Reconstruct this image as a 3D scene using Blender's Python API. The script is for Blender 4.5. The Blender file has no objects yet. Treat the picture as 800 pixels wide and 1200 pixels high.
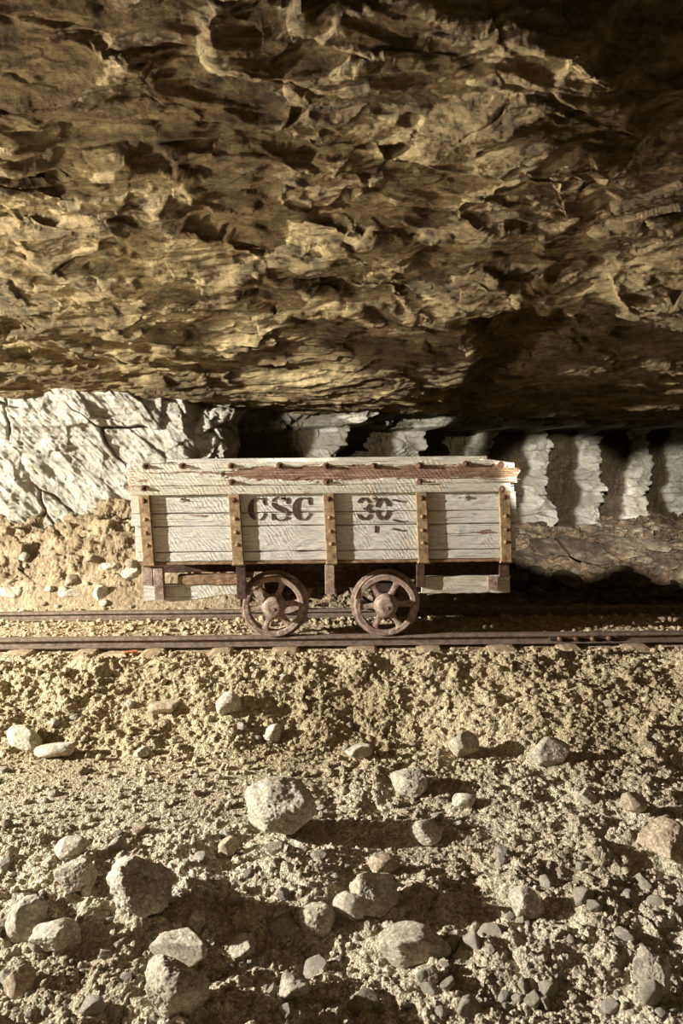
import bpy, math, random
import numpy as np
from mathutils import Vector, Matrix
col = bpy.context.scene.collection
R = random.Random(7)
F, H0, PITCH, ROLL = 906.0, 1.32, math.atan(87/906), math.radians(0.6)

# ------------------------------------------------------------------ camera
X0 = Vector((1,0,0)); FW = Vector((0,math.cos(PITCH),-math.sin(PITCH))); U0 = Vector((0,math.sin(PITCH),math.cos(PITCH)))
RT = X0*math.cos(ROLL) - U0*math.sin(ROLL); UP = X0*math.sin(ROLL) + U0*math.cos(ROLL)
CAM = Vector((0,0,H0))
cd = bpy.data.cameras.new('camera'); cam = bpy.data.objects.new('camera', cd); col.objects.link(cam)
m = Matrix.Identity(4)
for i in range(3):
    m[i][0] = RT[i]; m[i][1] = UP[i]; m[i][2] = -FW[i]; m[i][3] = CAM[i]
cam.matrix_world = m
cd.sensor_fit = 'VERTICAL'; cd.sensor_height = 36; cd.lens = 36*F/1200; cd.clip_start = .05; cd.clip_end = 200
bpy.context.scene.camera = cam
def ray(px, py): return FW + RT*((px-400)/F) + UP*((600-py)/F)
def at(px, py, D):
    """world point seen at photo pixel px,py whose depth is D metres"""
    r = ray(px, py); return CAM + r*(D/r.y)

# ------------------------------------------------------------------ numpy noise
def _h(ix, iy, iz, seed):
    n = (ix.astype(np.int64)*374761393 + iy.astype(np.int64)*668265263 + (iz.astype(np.int64)*2147483647 if iz is not None else 0) + seed*1013904223) & 0xFFFFFFFF
    n = ((n ^ (n >> 13))*1274126177) & 0xFFFFFFFF
    n = ((n ^ (n >> 15))*2246822519) & 0xFFFFFFFF
    return n ^ (n >> 16)
TAB = np.random.RandomState(3).rand(65536).astype(np.float32)
def hf(ix, iy, seed, iz=None): return TAB[_h(ix, iy, iz, seed) & 65535]
GA = (np.arange(256)*2*math.pi/256); GX = np.cos(GA).astype(np.float32); GY = np.sin(GA).astype(np.float32)
def gn2(x, y, seed=0):
    ix = np.floor(x); iy = np.floor(y); fx = x-ix; fy = y-iy; ix = ix.astype(np.int64); iy = iy.astype(np.int64)
    u = fx*fx*fx*(fx*(fx*6-15)+10); v = fy*fy*fy*(fy*(fy*6-15)+10)
    def g(a, b):
        k = _h(ix+a, iy+b, None, seed) & 255
        return GX[k]*(fx-a) + GY[k]*(fy-b)
    a = g(0,0); b = g(1,0); c = g(0,1); d = g(1,1)
    return (a+(b-a)*u)*(1-v) + (c+(d-c)*u)*v
_g3 = np.random.RandomState(9).randn(256,3); _g3 /= np.linalg.norm(_g3, axis=1)[:,None]
def gn3(x, y, z, seed=0):
    ix = np.floor(x); iy = np.floor(y); iz = np.floor(z); fx = x-ix; fy = y-iy; fz = z-iz
    ix = ix.astype(np.int64); iy = iy.astype(np.int64); iz = iz.astype(np.int64)
    q = lambda t: t*t*t*(t*(t*6-15)+10)
    u, v, w = q(fx), q(fy), q(fz)
    def g(a, b, c):
        k = _h(ix+a, iy+b, iz+c, seed) & 255
        G = _g3[k]; return G[...,0]*(fx-a) + G[...,1]*(fy-b) + G[...,2]*(fz-c)
    def l(c):
        a = g(0,0,c); b = g(1,0,c); d = g(0,1,c); e = g(1,1,c)
        return (a+(b-a)*u)*(1-v) + (d+(e-d)*u)*v
    return l(0)*(1-w) + l(1)*w
def fbm2(x, y, o=5, seed=0, g=.5, ridged=False):
    s = 0; a = 1.0
    for i in range(o):
        n = gn2(x, y, seed+i*17)
        s = s + a*((.35-np.abs(n)) if ridged else n)
        x = x*2.03+5.1; y = y*2.01-3.7; a *= g
    return s
def fbm3(x, y, z, o=4, seed=0, g=.5, ridged=False):
    s = 0; a = 1.0
    for i in range(o):
        n = gn3(x, y, z, seed+i*17)
        s = s + a*((.3-np.abs(n)) if ridged else n)
        x = x*2.03+5.1; y = y*2.01-3.7; z = z*2.02+1.3; a *= g
    return s
def lumps(x, y, cell, seed, dens=.8, rmin=.3, rmax=.62, flat=.8):
    """rounded stones and clods pushed out of the surface, their height"""
    X = x/cell; Y = y/cell; ix = np.floor(X).astype(np.int64); iy = np.floor(Y).astype(np.int64)
    out = np.zeros_like(X)
    for a in (-1,0,1):
        for b in (-1,0,1):
            jx = ix+a; jy = iy+b
            cx = jx + hf(jx,jy,seed); cy = jy + hf(jx,jy,seed+1)
            r = rmin + (rmax-rmin)*hf(jx,jy,seed+2)**2
            r = np.where(hf(jx,jy,seed+3) < dens, r, 0)
            e = .7+.6*hf(jx,jy,seed+4)
            d2 = ((X-cx)*e)**2 + ((Y-cy)/e)**2
            out = np.maximum(out, np.sqrt(np.maximum(r*r-d2, 0)))
    return out*cell*flat
def sst(a, b, x):
    t = np.clip((x-a)/(b-a), 0, 1); return t*t*(3-2*t)
def worley(x, y, seed):
    """F1, F2 and a random value of the nearest cell"""
    ix = np.floor(x).astype(np.int64); iy = np.floor(y).astype(np.int64)
    f1 = np.full_like(x, 9.); f2 = np.full_like(x, 9.); idv = np.zeros_like(x); ox = np.zeros_like(x); oy = np.zeros_like(x)
    for a in (-1,0,1):
        for b in (-1,0,1):
            jx = ix+a; jy = iy+b
            dx = x-(jx+hf(jx,jy,seed)); dy = y-(jy+hf(jx,jy,seed+1))
            d = np.sqrt(dx*dx+dy*dy)
            n = d < f1
            f2 = np.where(n, f1, np.minimum(f2, d)); f1 = np.where(n, d, f1)
            idv = np.where(n, hf(jx,jy,seed+2), idv); ox = np.where(n, dx, ox); oy = np.where(n, dy, oy)
    return f1, f2, idv, ox, oy
def plates(x, y, seed, tilt=.6):
    """broken rock facets: each cell a tilted flat plane with a step to its neighbour"""
    f1, f2, i, ox, oy = worley(x, y, seed)
    ax = np.modf(i*37.7)[0]-.5; ay = np.modf(i*91.3)[0]-.5
    return i + tilt*2*(ax*ox+ay*oy), f2-f1

# ------------------------------------------------------------------ mesh + tagging helpers
def mesh_np(name, V, Fq, smooth=True):
    me = bpy.data.meshes.new(name); V = np.asarray(V, dtype=np.float32); Fq = np.asarray(Fq, dtype=np.int32)
    n, k = Fq.shape
    me.vertices.add(len(V)); me.vertices.foreach_set('co', V.ravel())
    me.loops.add(n*k); me.loops.foreach_set('vertex_index', Fq.ravel())
    me.polygons.add(n); me.polygons.foreach_set('loop_start', np.arange(0, n*k, k, dtype=np.int32))
    me.polygons.foreach_set('loop_total', np.full(n, k, dtype=np.int32))
    me.update(calc_edges=True)
    me.polygons.foreach_set('use_smooth', np.full(n, smooth)); me.update()
    return me
def grid_faces(nr, nc, flip=False):
    i = np.arange(nr-1)[:,None]*nc + np.arange(nc-1)[None,:]; i = i.ravel()
    f = np.stack([i, i+1, i+nc+1, i+nc], 1)
    return f[:, ::-1] if flip else f
def link(name, me, mat=None, parent=None, loc=None):
    o = bpy.data.objects.new(name, me); col.objects.link(o)
    if mat and me: 
        if not me.materials: me.materials.append(mat)
    if parent: o.parent = parent
    if loc is not None: o.location = loc
    return o
def tag(o, label=None, cat=None, group=None, kind=None):
    if label: o['label'] = label
    if cat: o['category'] = cat
    if group: o['group'] = group
    if kind: o['kind'] = kind
    return o
class MB:
    def __init__(s): s.v = []; s.f = []
    def add(s, vs, fs):
        b = len(s.v); s.v += [tuple(v) for v in vs]; s.f += [tuple(i+b for i in f) for f in fs]; return s
    def loft(s, rings, cap=True, close=True):
        n = len(rings[0]); vs = [p for r in rings for p in r]; fs = []
        for a in range(len(rings)-1):
            for i in range(n if close else n-1):
                j = (i+1) % n; fs.append((a*n+i, a*n+j, (a+1)*n+j, (a+1)*n+i))
        if cap: fs += [tuple(range(n))[::-1], tuple((len(rings)-1)*n+i for i in range(n))]
        return s.add(vs, fs)
    def lathe(s, prof, c, axis='y', n=32, a0=0, a1=2*math.pi, jit=0):
        """profile of (radius, along) spun around an axis through c"""
        full = abs(a1-a0-2*math.pi) < 1e-6; k = n if full else n+1; vs = []; fs = []
        for i in range(k):
            a = a0+(a1-a0)*i/n
            for r, t in prof:
                r2 = r + (R.uniform(-jit, jit) if jit else 0)
                p = (r2*math.cos(a), t, r2*math.sin(a)) if axis == 'y' else ((r2*math.cos(a), r2*math.sin(a), t) if axis == 'z' else (t, r2*math.cos(a), r2*math.sin(a)))
                vs.append((c[0]+p[0], c[1]+p[1], c[2]+p[2]))
        m_ = len(prof)
        for i in range(n):
            j = (i+1) % k
            for q in range(m_-1): fs.append((i*m_+q, i*m_+q+1, j*m_+q+1, j*m_+q))
        return s.add(vs, fs)
    def box(s, x0, x1, y0, y1, z0, z1, b=.003):
        """bevelled box along x"""
        def ring(x, k):
            a, c = y0+k, y1-k; d, e = z0+k, z1-k
            bb = b
            return [(x,a+bb,d),(x,c-bb,d),(x,c,d+bb),(x,c,e-bb),(x,c-bb,e),(x,a+bb,e),(x,a,e-bb),(x,a,d+bb)]
        return s.loft([ring(x0,b*.8), ring(x0+b,0), ring(x1-b,0), ring(x1,b*.8)])
    def build(s, name, mat, parent=None, smooth=False, loc=None, angle=None):
        me = bpy.data.meshes.new(name); me.from_pydata(s.v, [], s.f); me.update()
        import bmesh
        bm = bmesh.new(); bm.from_mesh(me); bmesh.ops.remove_doubles(bm, verts=bm.verts, dist=1e-6)
        bmesh.ops.recalc_face_normals(bm, faces=bm.faces); bm.to_mesh(me); bm.free()
        if smooth: me.polygons.foreach_set('use_smooth', [True]*len(me.polygons))
        if angle is not None: me.set_sharp_from_angle(angle=math.radians(angle))
        return link(name, me, mat, parent, loc)
def nz(x, y, z=0., s=0): return float(gn3(np.array([x]), np.array([y]), np.array([float(z)]), s)[0])
def plank(x0, x1, y0, y1, z0, z1, seed, wob=.004, rag0=.004, rag1=.004, nx=60, nzp=7, face=.002, bot=None, top=None, dent=None):
    """a sawn board along x, its front at y0, with worn edges and ragged ends"""
    V = []; n = nx+1
    top = top or (lambda x: 0); bot = bot or (lambda x: 0)
    r = []
    for i in range(n):
        t = i/nx; x = x0+(x1-x0)*t
        za = z0+bot(x)+wob*2*nz(x*9, seed*3.1, .5); zb = z1+top(x)+wob*2*nz(x*7, seed*5.7, 1.5)
        ring = []
        ch = min(.005, (zb-za)*.2)
        zs = [za+ch+(zb-za-2*ch)*k/(nzp-1) for k in range(nzp)]
        for k, z in enumerate(zs):
            yy = y0 + face*2*nz(x*14, z*60, seed) + (dent(x, z) if dent else 0)
            xx = x
            if i == 0: xx = x+rag0*2.5*nz(z*45, seed*2.3, 7)
            if i == nx: xx = x+rag1*2.5*nz(z*45, seed*2.9, 3)-abs(rag1)*.3
            ring.append((xx, yy, z))
        ring += [(x, y0+ch, zb), (x, y1, zb), (x, y1, za), (x, y0+ch, za)]
        r.append(ring)
    b = MB(); b.loft(r); return b

# ------------------------------------------------------------------ materials
class NT:
    def __init__(s, name):
        s.m = bpy.data.materials.new(name); s.m.use_nodes = True; s.t = s.m.node_tree; s.t.nodes.clear()
        s.out = s.t.nodes.new('ShaderNodeOutputMaterial'); s.b = s.t.nodes.new('ShaderNodeBsdfPrincipled')
        s.t.links.new(s.b.outputs[0], s.out.inputs[0]); s.b.inputs['Roughness'].default_value = .9
        s.b.inputs['Specular IOR Level'].default_value = .25
    def n(s, ty, **k):
        o = s.t.nodes.new('ShaderNode'+ty)
        for a, v in k.items(): setattr(o, a, v)
        return o
    def l(s, a, b): s.t.links.new(a, b)
    def pos(s, obj=True, scale=(1,1,1), rot=(0,0,0)):
        src = s.n('TexCoord').outputs['Object'] if obj else s.n('NewGeometry').outputs['Position']
        mp = s.n('Mapping'); mp.inputs['Scale'].default_value = scale; mp.inputs['Rotation'].default_value = rot
        s.l(src, mp.inputs[0]); return mp.outputs[0]
    def noise(s, vec, scale=5, det=6, rough=.6, dist=0, out='Fac'):
        o = s.n('TexNoise'); o.inputs['Scale'].default_value = scale; o.inputs['Detail'].default_value = det
        o.inputs['Roughness'].default_value = rough; o.inputs['Distortion'].default_value = dist; s.l(vec, o.inputs['Vector']); return o.outputs[out]
    def vor(s, vec, scale=5, feat='F1', out='Distance'):
        o = s.n('TexVoronoi', feature=feat); o.inputs['Scale'].default_value = scale; s.l(vec, o.inputs['Vector']); return o.outputs[out]
    def ramp(s, f, stops):
        o = s.n('ValToRGB'); e = o.color_ramp.elements
        while len(e) < len(stops): e.new(.5)
        for i, (p, c) in enumerate(stops):
            e[i].position = p; e[i].color = (c, c, c, 1) if not hasattr(c, '__len__') else (*[lin(q) for q in c], 1)
        s.l(f, o.inputs[0]); return o.outputs[0]
    def mix(s, f, a, b, mode='MIX'):
        o = s.n('Mix', data_type='RGBA', blend_type=mode)
        for v, i in ((f, 0), (a, 6), (b, 7)):
            if hasattr(v, 'is_linked') or hasattr(v, 'node'): s.l(v, o.inputs[i])
            elif i == 0: o.inputs[0].default_value = v
            else: o.inputs[i].default_value = (*[lin(q) for q in v], 1)
        return o.outputs[2]
    def math(s, op, a, b=0., c=None, clamp=False):
        o = s.n('Math', operation=op, use_clamp=clamp)
        for i, v in enumerate((a, b) if c is None else (a, b, c)):
            if hasattr(v, 'node'): s.l(v, o.inputs[i])
            else: o.inputs[i].default_value = v
        return o.outputs[0]
    def bump(s, h, st=.5, dist=.01, prev=None):
        o = s.n('Bump'); o.inputs['Strength'].default_value = st; o.inputs['Distance'].default_value = dist
        s.l(h, o.inputs['Height'])
        if prev: s.l(prev, o.inputs['Normal'])
        return o.outputs[0]
    def done(s, c, nrm=None, rough=None):
        s.l(c, s.b.inputs['Base Color'])
        if nrm: s.l(nrm, s.b.inputs['Normal'])
        if rough is not None: s.b.inputs['Roughness'].default_value = rough
        return s.m
def lin(c):
    c = c/255; return c/12.92 if c < .04045 else ((c+.055)/1.055)**2.4

def grain(t, p, c, sc, lo, det=True):
    """speckle: every crumb its own shade"""
    v = t.n('TexVoronoi'); v.inputs['Scale'].default_value = sc; t.l(p, v.inputs['Vector'])
    bw = t.n('SeparateColor'); t.l(v.outputs['Color'], bw.inputs[0])
    return t.mix(1.0, c, t.ramp(bw.outputs[0], [(0., lo), (.5, .92), (1., 1.25)]), 'MULTIPLY')
def dirt_mat(name, lo, mid, hi, bump=1.0, white=None):
    t = NT(name); p = t.pos(False)
    big = t.noise(p, 1.3, 5, .6); fine = t.noise(p, 38, 6, .7)
    f = t.math('ADD', t.math('MULTIPLY', big, .55), t.math('MULTIPLY', fine, .5))
    c = t.ramp(f, [(.36, lo), (.52, mid), (.68, hi)])
    sp = t.ramp(t.vor(p, 90), [(.0, 1.), (.42, .0)])
    c = t.mix(t.math('MULTIPLY', sp, t.math('MULTIPLY', t.ramp(t.noise(p, 7, 3), [(.45, 0.), (.62, 1.)]), .45)), c, white or hi)
    c = grain(t, p, c, 75, .70); c = grain(t, p, c, 190, .78)
    n1 = t.bump(t.noise(p, 55, 9, .75), .9*bump, .013)
    n2 = t.bump(t.vor(p, 120), .9*bump, .008, n1)
    return t, c, n2
M = {}
# floor: track bed darker and browner, bank yellower, foreground greyer and paler
t, c, n = dirt_mat('crushed_salt_dirt', (164,151,124), (204,193,166), (230,222,200), 1., (248,242,224))
p = t.n('NewGeometry').outputs['Position']; sx = t.n('SeparateXYZ'); t.l(p, sx.inputs[0])
wy = t.math('ADD', sx.outputs['Y'], t.math('MULTIPLY', t.noise(p, 2.2, 4), .8))
bed = t.n('MapRange', interpolation_type='SMOOTHSTEP'); t.l(wy, bed.inputs[0]); bed.inputs[1].default_value = 4.95; bed.inputs[2].default_value = 5.35
c = t.mix(bed.outputs[0], c, t.mix(t.ramp(t.noise(p, 25, 5, .7), [(.35, 0.), (.65, 1.)]), (170,152,126), (236,224,198)))
bk = t.n('MapRange', interpolation_type='SMOOTHSTEP'); t.l(wy, bk.inputs[0]); bk.inputs[1].default_value = 3.9; bk.inputs[2].default_value = 4.6
c = t.mix(t.math('MULTIPLY', bk.outputs[0], .55), c, t.mix(1.0, c, (246,233,206), 'MULTIPLY'))
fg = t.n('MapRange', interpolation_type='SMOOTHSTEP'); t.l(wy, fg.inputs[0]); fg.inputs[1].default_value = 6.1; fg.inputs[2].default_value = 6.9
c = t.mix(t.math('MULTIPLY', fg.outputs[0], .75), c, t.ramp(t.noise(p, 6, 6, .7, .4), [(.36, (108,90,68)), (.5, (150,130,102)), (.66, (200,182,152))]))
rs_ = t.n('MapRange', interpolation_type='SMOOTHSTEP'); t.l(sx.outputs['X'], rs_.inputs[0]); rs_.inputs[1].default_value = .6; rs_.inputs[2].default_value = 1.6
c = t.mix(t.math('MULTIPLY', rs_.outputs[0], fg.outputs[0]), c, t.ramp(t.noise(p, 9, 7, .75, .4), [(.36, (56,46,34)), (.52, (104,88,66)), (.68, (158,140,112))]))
c = t.mix(1.0, c, (254,250,243), 'MULTIPLY')
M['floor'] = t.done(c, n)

def rock_mat(name, lo, mid, hi, obj=True, bs=1., sc=1.):
    t = NT(name); p = t.pos(obj)
    f = t.noise(p, 6*sc, 8, .7, .3)
    c = t.ramp(f, [(.34, lo), (.5, mid), (.66, hi)])
    c = t.mix(t.ramp(t.noise(p, 45*sc, 5, .7), [(.5, 0.), (.7, .5)]), c, hi)
    c = grain(t, p, c, 110, .72)
    c = t.mix(1.0, c, t.ramp(t.noise(p, 60, 6, .8), [(.35, .7), (.55, 1.08)]), 'MULTIPLY')
    n = t.bump(t.noise(p, 28*sc, 9, .8), 1.*bs, .02)
    n = t.bump(t.vor(p, 55*sc), .3*bs, .006, n)
    return t.done(c, n)
M['rock'] = rock_mat('pale_salt_rock', (182,170,144), (218,206,180), (240,232,210))
M['rock_grey'] = rock_mat('grey_rock', (176,163,136), (212,200,172), (234,225,200))
M['rock_tan'] = rock_mat('tan_rock', (172,150,122), (208,186,154), (230,214,186))
M['rock_dark'] = rock_mat('dark_shale', (50,42,30), (88,75,56), (138,122,98))

M['rock_mid'] = rock_mat('brown_grey_shale', (84,74,58), (124,110,88), (168,153,127))
def wall_mat():
    t = NT('salt_wall'); p = t.pos(False); g = t.n('NewGeometry'); s3 = t.n('SeparateXYZ'); t.l(g.outputs['Position'], s3.inputs[0])
    st = t.pos(False, (.8,.8,7)); f = t.noise(st, 2.2, 7, .65, .3); f2 = t.noise(p, 9, 8, .7, .5)
    c = t.ramp(t.math('ADD', t.math('MULTIPLY', f, .5), t.math('MULTIPLY', f2, .5)), [(.34, (150,140,112)), (.44, (206,199,176)), (.62, (230,225,206))])
    # recessed cuts are painted dark brown for the shade in them; the attribute stores how far the rock stands out
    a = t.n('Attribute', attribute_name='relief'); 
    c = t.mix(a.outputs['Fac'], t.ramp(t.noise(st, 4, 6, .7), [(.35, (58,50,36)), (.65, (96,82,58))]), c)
    ck = t.n('Attribute', attribute_name='crack'); c = t.mix(ck.outputs['Fac'], c, (92,78,54))
    dg = t.pos(False, (1,1,1)); mp = t.n('Mapping'); t.l(dg, mp.inputs[0]); mp.inputs['Rotation'].default_value = (0,math.radians(-50),0)
    mp2 = t.n('Mapping'); t.l(mp.outputs[0], mp2.inputs[0]); mp2.inputs['Scale'].default_value = (1.5,2,7)
    fd = t.noise(mp2.outputs[0], 5, 9, .78, .4)
    c = t.mix(1.0, c, t.ramp(fd, [(.36, .62), (.46, .97), (.6, 1.12)]), 'MULTIPLY')
    n = t.bump(t.noise(p, 30, 9, .78), 1., .03); n = t.bump(fd, .8, .04, n); n = t.bump(t.noise(st, 9, 5, .6), .3, .03, n)
    return t.done(c, n)
M['wall'] = wall_mat()
def ceil_mat():
    t = NT('shale_ceiling'); p = t.pos(False, (1,1,1)); st = t.pos(False, (.6,1.6,3), (0,0,.12))
    f = t.noise(st, 1.6, 8, .65, .6); f2 = t.noise(p, 11, 8, .72, .4)
    c = t.ramp(t.math('ADD', t.math('MULTIPLY', f, .6), t.math('MULTIPLY', f2, .4)), [(.36, (84,70,46)), (.47, (144,122,84)), (.58, (188,164,118)), (.68, (214,195,154))])
    c = t.mix(t.ramp(t.noise(p, 3.1, 5, .6, .8), [(.52, 0.), (.66, .7)]), c, (82,76,54))
    wv = t.ramp(t.vor(p, 26), [(.0, 1.), (.16, 0.)])
    c = t.mix(t.math('MULTIPLY', wv, t.ramp(t.noise(p, 2.3, 3), [(.55, 0.), (.7, .6)])), c, (226,214,180))
    c = t.mix(1.0, c, t.ramp(t.noise(t.pos(False, (.5,1.3,2.5)), 14, 9, .8, .5), [(.36, .45), (.52, 1.), (.66, 1.3)]), 'MULTIPLY')
    n = t.bump(t.noise(t.pos(False, (.7,1.3,2)), 16, 9, .8, .4), 1., .05); n = t.bump(t.noise(p, 70, 5, .75), .8, .012, n)
    return t.done(c, n, .82)
M['ceiling'] = ceil_mat()

def paint_mat(name, peel=None, tone=(206,202,188), wear=.5):
    """cracked white paint on old boards; peel = list of (x0, slope, half height, z centre) bands of bare brown wood"""
    t = NT(name); p = t.pos(); lg = t.pos(True, (1.2,1,22)); 
    grain_ = t.noise(lg, 5, 7, .7, .25); blot = t.noise(p, 4.5, 6, .65)
    c = t.ramp(grain_, [(.3, tuple(int(v*.74) for v in tone)), (.5, tone), (.7, tuple(min(255, int(v*1.05)) for v in tone))])
    c = t.mix(t.ramp(blot, [(.5, 0.), (.68, .5)]), c, (205,178,138))
    chips = t.ramp(t.noise(t.pos(True, (1,1,5)), 9, 8, .72, .5), [(.66-.06*wear, 0.), (.70-.05*wear, .85)])
    c = t.mix(chips, c, (134,104,78))
    lines = t.ramp(t.noise(t.pos(True, (.55,1,30)), 4, 3, .5, .1), [(.655, 0.), (.69, .9)])
    c = t.mix(lines, c, (74,56,42))
    c = t.mix(1.0, c, t.ramp(t.noise(t.pos(True, (2,1,12)), 12, 8, .8), [(.34, .62), (.5, 1.), (.66, 1.08)]), 'MULTIPLY')
    h = t.math('SUBTRACT', grain_, t.math('MULTIPLY', t.math('ADD', chips, lines), .5))
    if peel:
        s3 = t.n('SeparateXYZ'); t.l(t.n('TexCoord').outputs['Object'], s3.inputs[0])
        wob = t.math('MULTIPLY', t.math('SUBTRACT', t.noise(t.pos(True, (1.3,1,9)), 5, 6, .65), .5), .07)
        z = t.math('ADD', s3.outputs['Z'], wob); msk = None
        for (xs, k, hm, zc, xe) in peel:
            half = t.math('MINIMUM', t.math('MULTIPLY', t.math('SUBTRACT', s3.outputs['X'], xs), k), hm)
            half = t.math('MINIMUM', half, t.math('MULTIPLY', t.math('SUBTRACT', xe, s3.outputs['X']), k*3))
            mm = t.math('MULTIPLY', t.math('SUBTRACT', half, t.math('ABSOLUTE', t.math('SUBTRACT', z, zc))), 500, clamp=True)
            msk = mm if msk is None else t.math('MAXIMUM', msk, mm)
        wood = t.ramp(t.noise(t.pos(True, (1,1,16)), 6, 8, .7, .3), [(.3, (80,56,42)), (.5, (130,98,78)), (.7, (176,148,122))])
        c = t.mix(msk, c, wood); h = t.math('SUBTRACT', h, t.math('MULTIPLY', msk, .8))
    n = t.bump(h, .55, .006)
    saw = t.n('TexWave', wave_type='BANDS', bands_direction='X'); t.l(t.pos(True, (1,1,1), (0,math.radians(38),0)), saw.inputs[0])
    saw.inputs['Scale'].default_value = 13; saw.inputs['Distortion'].default_value = 9; saw.inputs['Detail'].default_value = 3
    n = t.bump(t.math('MULTIPLY', saw.outputs['Fac'], t.ramp(t.noise(p, 3, 3), [(.4, 0.), (.6, 1.)])), .35, .004, n)
    n = t.bump(t.noise(p, 120, 4, .7), .25, .002, n)
    return t.done(c, n)
def rust_mat(name, lo, mid, hi, b=.6, metal=0., rough=.85):
    t = NT(name); p = t.pos()
    c = t.ramp(t.noise(p, 26, 8, .75, .3), [(.32, lo), (.5, mid), (.68, hi)])
    c = t.mix(t.ramp(t.noise(p, 90, 4, .6), [(.58, 0.), (.66, .7)]), c, lo)
    n = t.bump(t.noise(p, 75, 8, .75), b, .006)
    t.b.inputs['Metallic'].default_value = metal
    return t.done(c, n, rough)
M['strap'] = rust_mat('ochre_rusted_strap', (92,70,50), (150,124,90), (188,164,128))
M['rust'] = rust_mat('brown_rust', (88,70,58), (152,128,110), (198,178,158), 1.)
M['bolt'] = rust_mat('bolt_rust', (58,36,26), (104,72,54), (156,122,98), .6)
M['rail'] = rust_mat('rail_steel', (88,72,58), (132,114,96), (162,144,124), .5, .15, .7)
M['iron'] = rust_mat('dark_iron_and_sill_shade', (44,32,24), (78,58,44), (110,86,66), .6)
M['beam'] = rust_mat('bare_brown_timber', (86,62,44), (140,110,82), (178,150,118), .7)
M['tie'] = rust_mat('sleeper_wood', (120,96,68), (182,158,124), (214,196,164), .7)
M['brick'] = rust_mat('orange_wood', (150,84,50), (200,130,90), (226,176,140), .6)
M['paint'] = paint_mat('white_board_paint', [(.79, .08, .013, .70, 1.02), (-1.0, .2, .006, .832, -.86)])
M['paint2'] = paint_mat('white_board_paint_dirty', None, (200,193,172), 1.)
M['paint_top'] = paint_mat('white_board_peeled', [(-.80, .16, .043, 1.098, 1.6), (-1.34, .03, .006, 1.107, -.72)], (208,200,180), .9)
t = NT('stencil_paint'); p = t.pos(); c = t.mix(t.ramp(t.noise(p, 40, 6, .75), [(.56, 0.), (.68, .8)]), (74,60,48), (186,174,152)); M['stencil'] = t.done(c)

# ------------------------------------------------------------------ floor
def ground_macro(x, y):
    w = .22*fbm2(x*1.1, y*1.1, 3, 40)
    right = sst(.3, 1.4, x)
    yt = 4.78 + .5*w + .05*right; yb = 4.16 - .55*right + w*.8
    t = np.clip((y-yb)/(yt-yb), 0, 1); t = t*t*(3-2*t)
    z = -.36*(1-t) - .05
    z = z + .05*sst(4.4, 3.4, y)*right
    near_ = 1-sst(2.9, 3.25, y)
    z = z + near_*(.09*fbm2(x*1.5+3, y*1.9, 3, 60) + .02)*np.clip(1.6-np.abs(x), .15, 1)
    z = z + .03*np.exp(-((x+.95)/.45)**2-((y-2.75)/.35)**2) - .08*np.exp(-((x+.15)/.36)**2-((y-2.42)/.16)**2)
    # debris slope at the foot of the back wall, high on the left
    lw = 1-sst(-1.5, -.2, x)
    z = z + lw*.74*sst(6.05, 6.75, y)*(1+.25*fbm2(x*1.3, y*1.5, 3, 77))
    rw = sst(.9, 1.7, x)
    z = z + rw*(.26*sst(6.8, 7.5, y)*(1-.5*sst(8.2, 9.6, y)) + .14*fbm2(x*.9+4, y*1.3, 4, 71)*sst(6.7, 7.6, y))
    bedm = sst(4.72, 4.95, y)*(1-sst(6.1, 6.5, y))
    z = z + .035*fbm2(x*3.2, y*3.2, 3, 11, .5)*(1-bedm)*(1-.85*path_mask(x, y))
    return z
def path_mask(x, y):
    p = (1-sst(-.35, .15, x))*sst(3.1, 3.45, y+.15*gn2(x*2, y*2, 91))*(1-sst(3.95, 4.25, y))
    return np.maximum(p, sst(-.2,.2,x)*(1-sst(.5,1.,x))*sst(2.9,3.05,y)*(1-sst(3.35,3.5,y))*.8)
def ground_detail(x, v, y):
    """height of clods, stones and grit along the surface normal; v runs down the slope"""
    wx = x + .016*gn2(x*7, v*7, 5) + .004*gn2(x*25, v*25, 6); wv = v + .016*gn2(x*7, v*7, 7) + .004*gn2(x*25, v*25, 8)
    bedm = sst(4.72, 4.95, y)*(1-sst(6.1, 6.5, y)); back = sst(6.15, 6.7, y); path = path_mask(x, y)
    rough = (1-bedm)*(1-.88*path); bank = sst(3.7, 4.1, y)*(1-bedm)
    patch = .35+.65*sst(-.15, .25, fbm2(x*1.6, v*1.6, 2, 99))
    z = rough*patch*(.42*lumps(wx, wv, .19, 100, .4, .2, .5, .7)*(1-back*.5) + .5*lumps(wx, wv, .09, 110, .6, .2, .55, .75))
    pl, e = plates(wx*9, wv*9, 115, 1.0)
    z = z + rough*.014*(pl-.5)
    z = z + lumps(wx, wv, .042, 120, .75)*(.10+.55*rough+.2*bedm) + .6*lumps(wx, wv, .023, 130, .85)*(.4+.6*rough) + .4*lumps(x, v, .0105, 140, .8)
    z = z + rough*.034*fbm2(x*5, v*5, 3, 12, .45) + .003*fbm2(x*40, v*40, 3, 150, .6)
    pl, e = plates(wx*2.6, wv*5.5, 160, .9); pl2, e = plates(wx*7, wv*13, 161, .9)
    z = z + back*(.10*(pl-.5)+.04*(pl2-.5))
    rail = np.exp(-((y-5.10)/.10)**2) + np.exp(-((y-5.90)/.10)**2)
    return z*(1-.75*np.clip(rail,0,1)) - .040*bedm + .034*sst(5.14,5.22,y)*(1-sst(5.78,5.86,y))*bedm + .014*sst(5.95,6.02,y)*bedm
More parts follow.
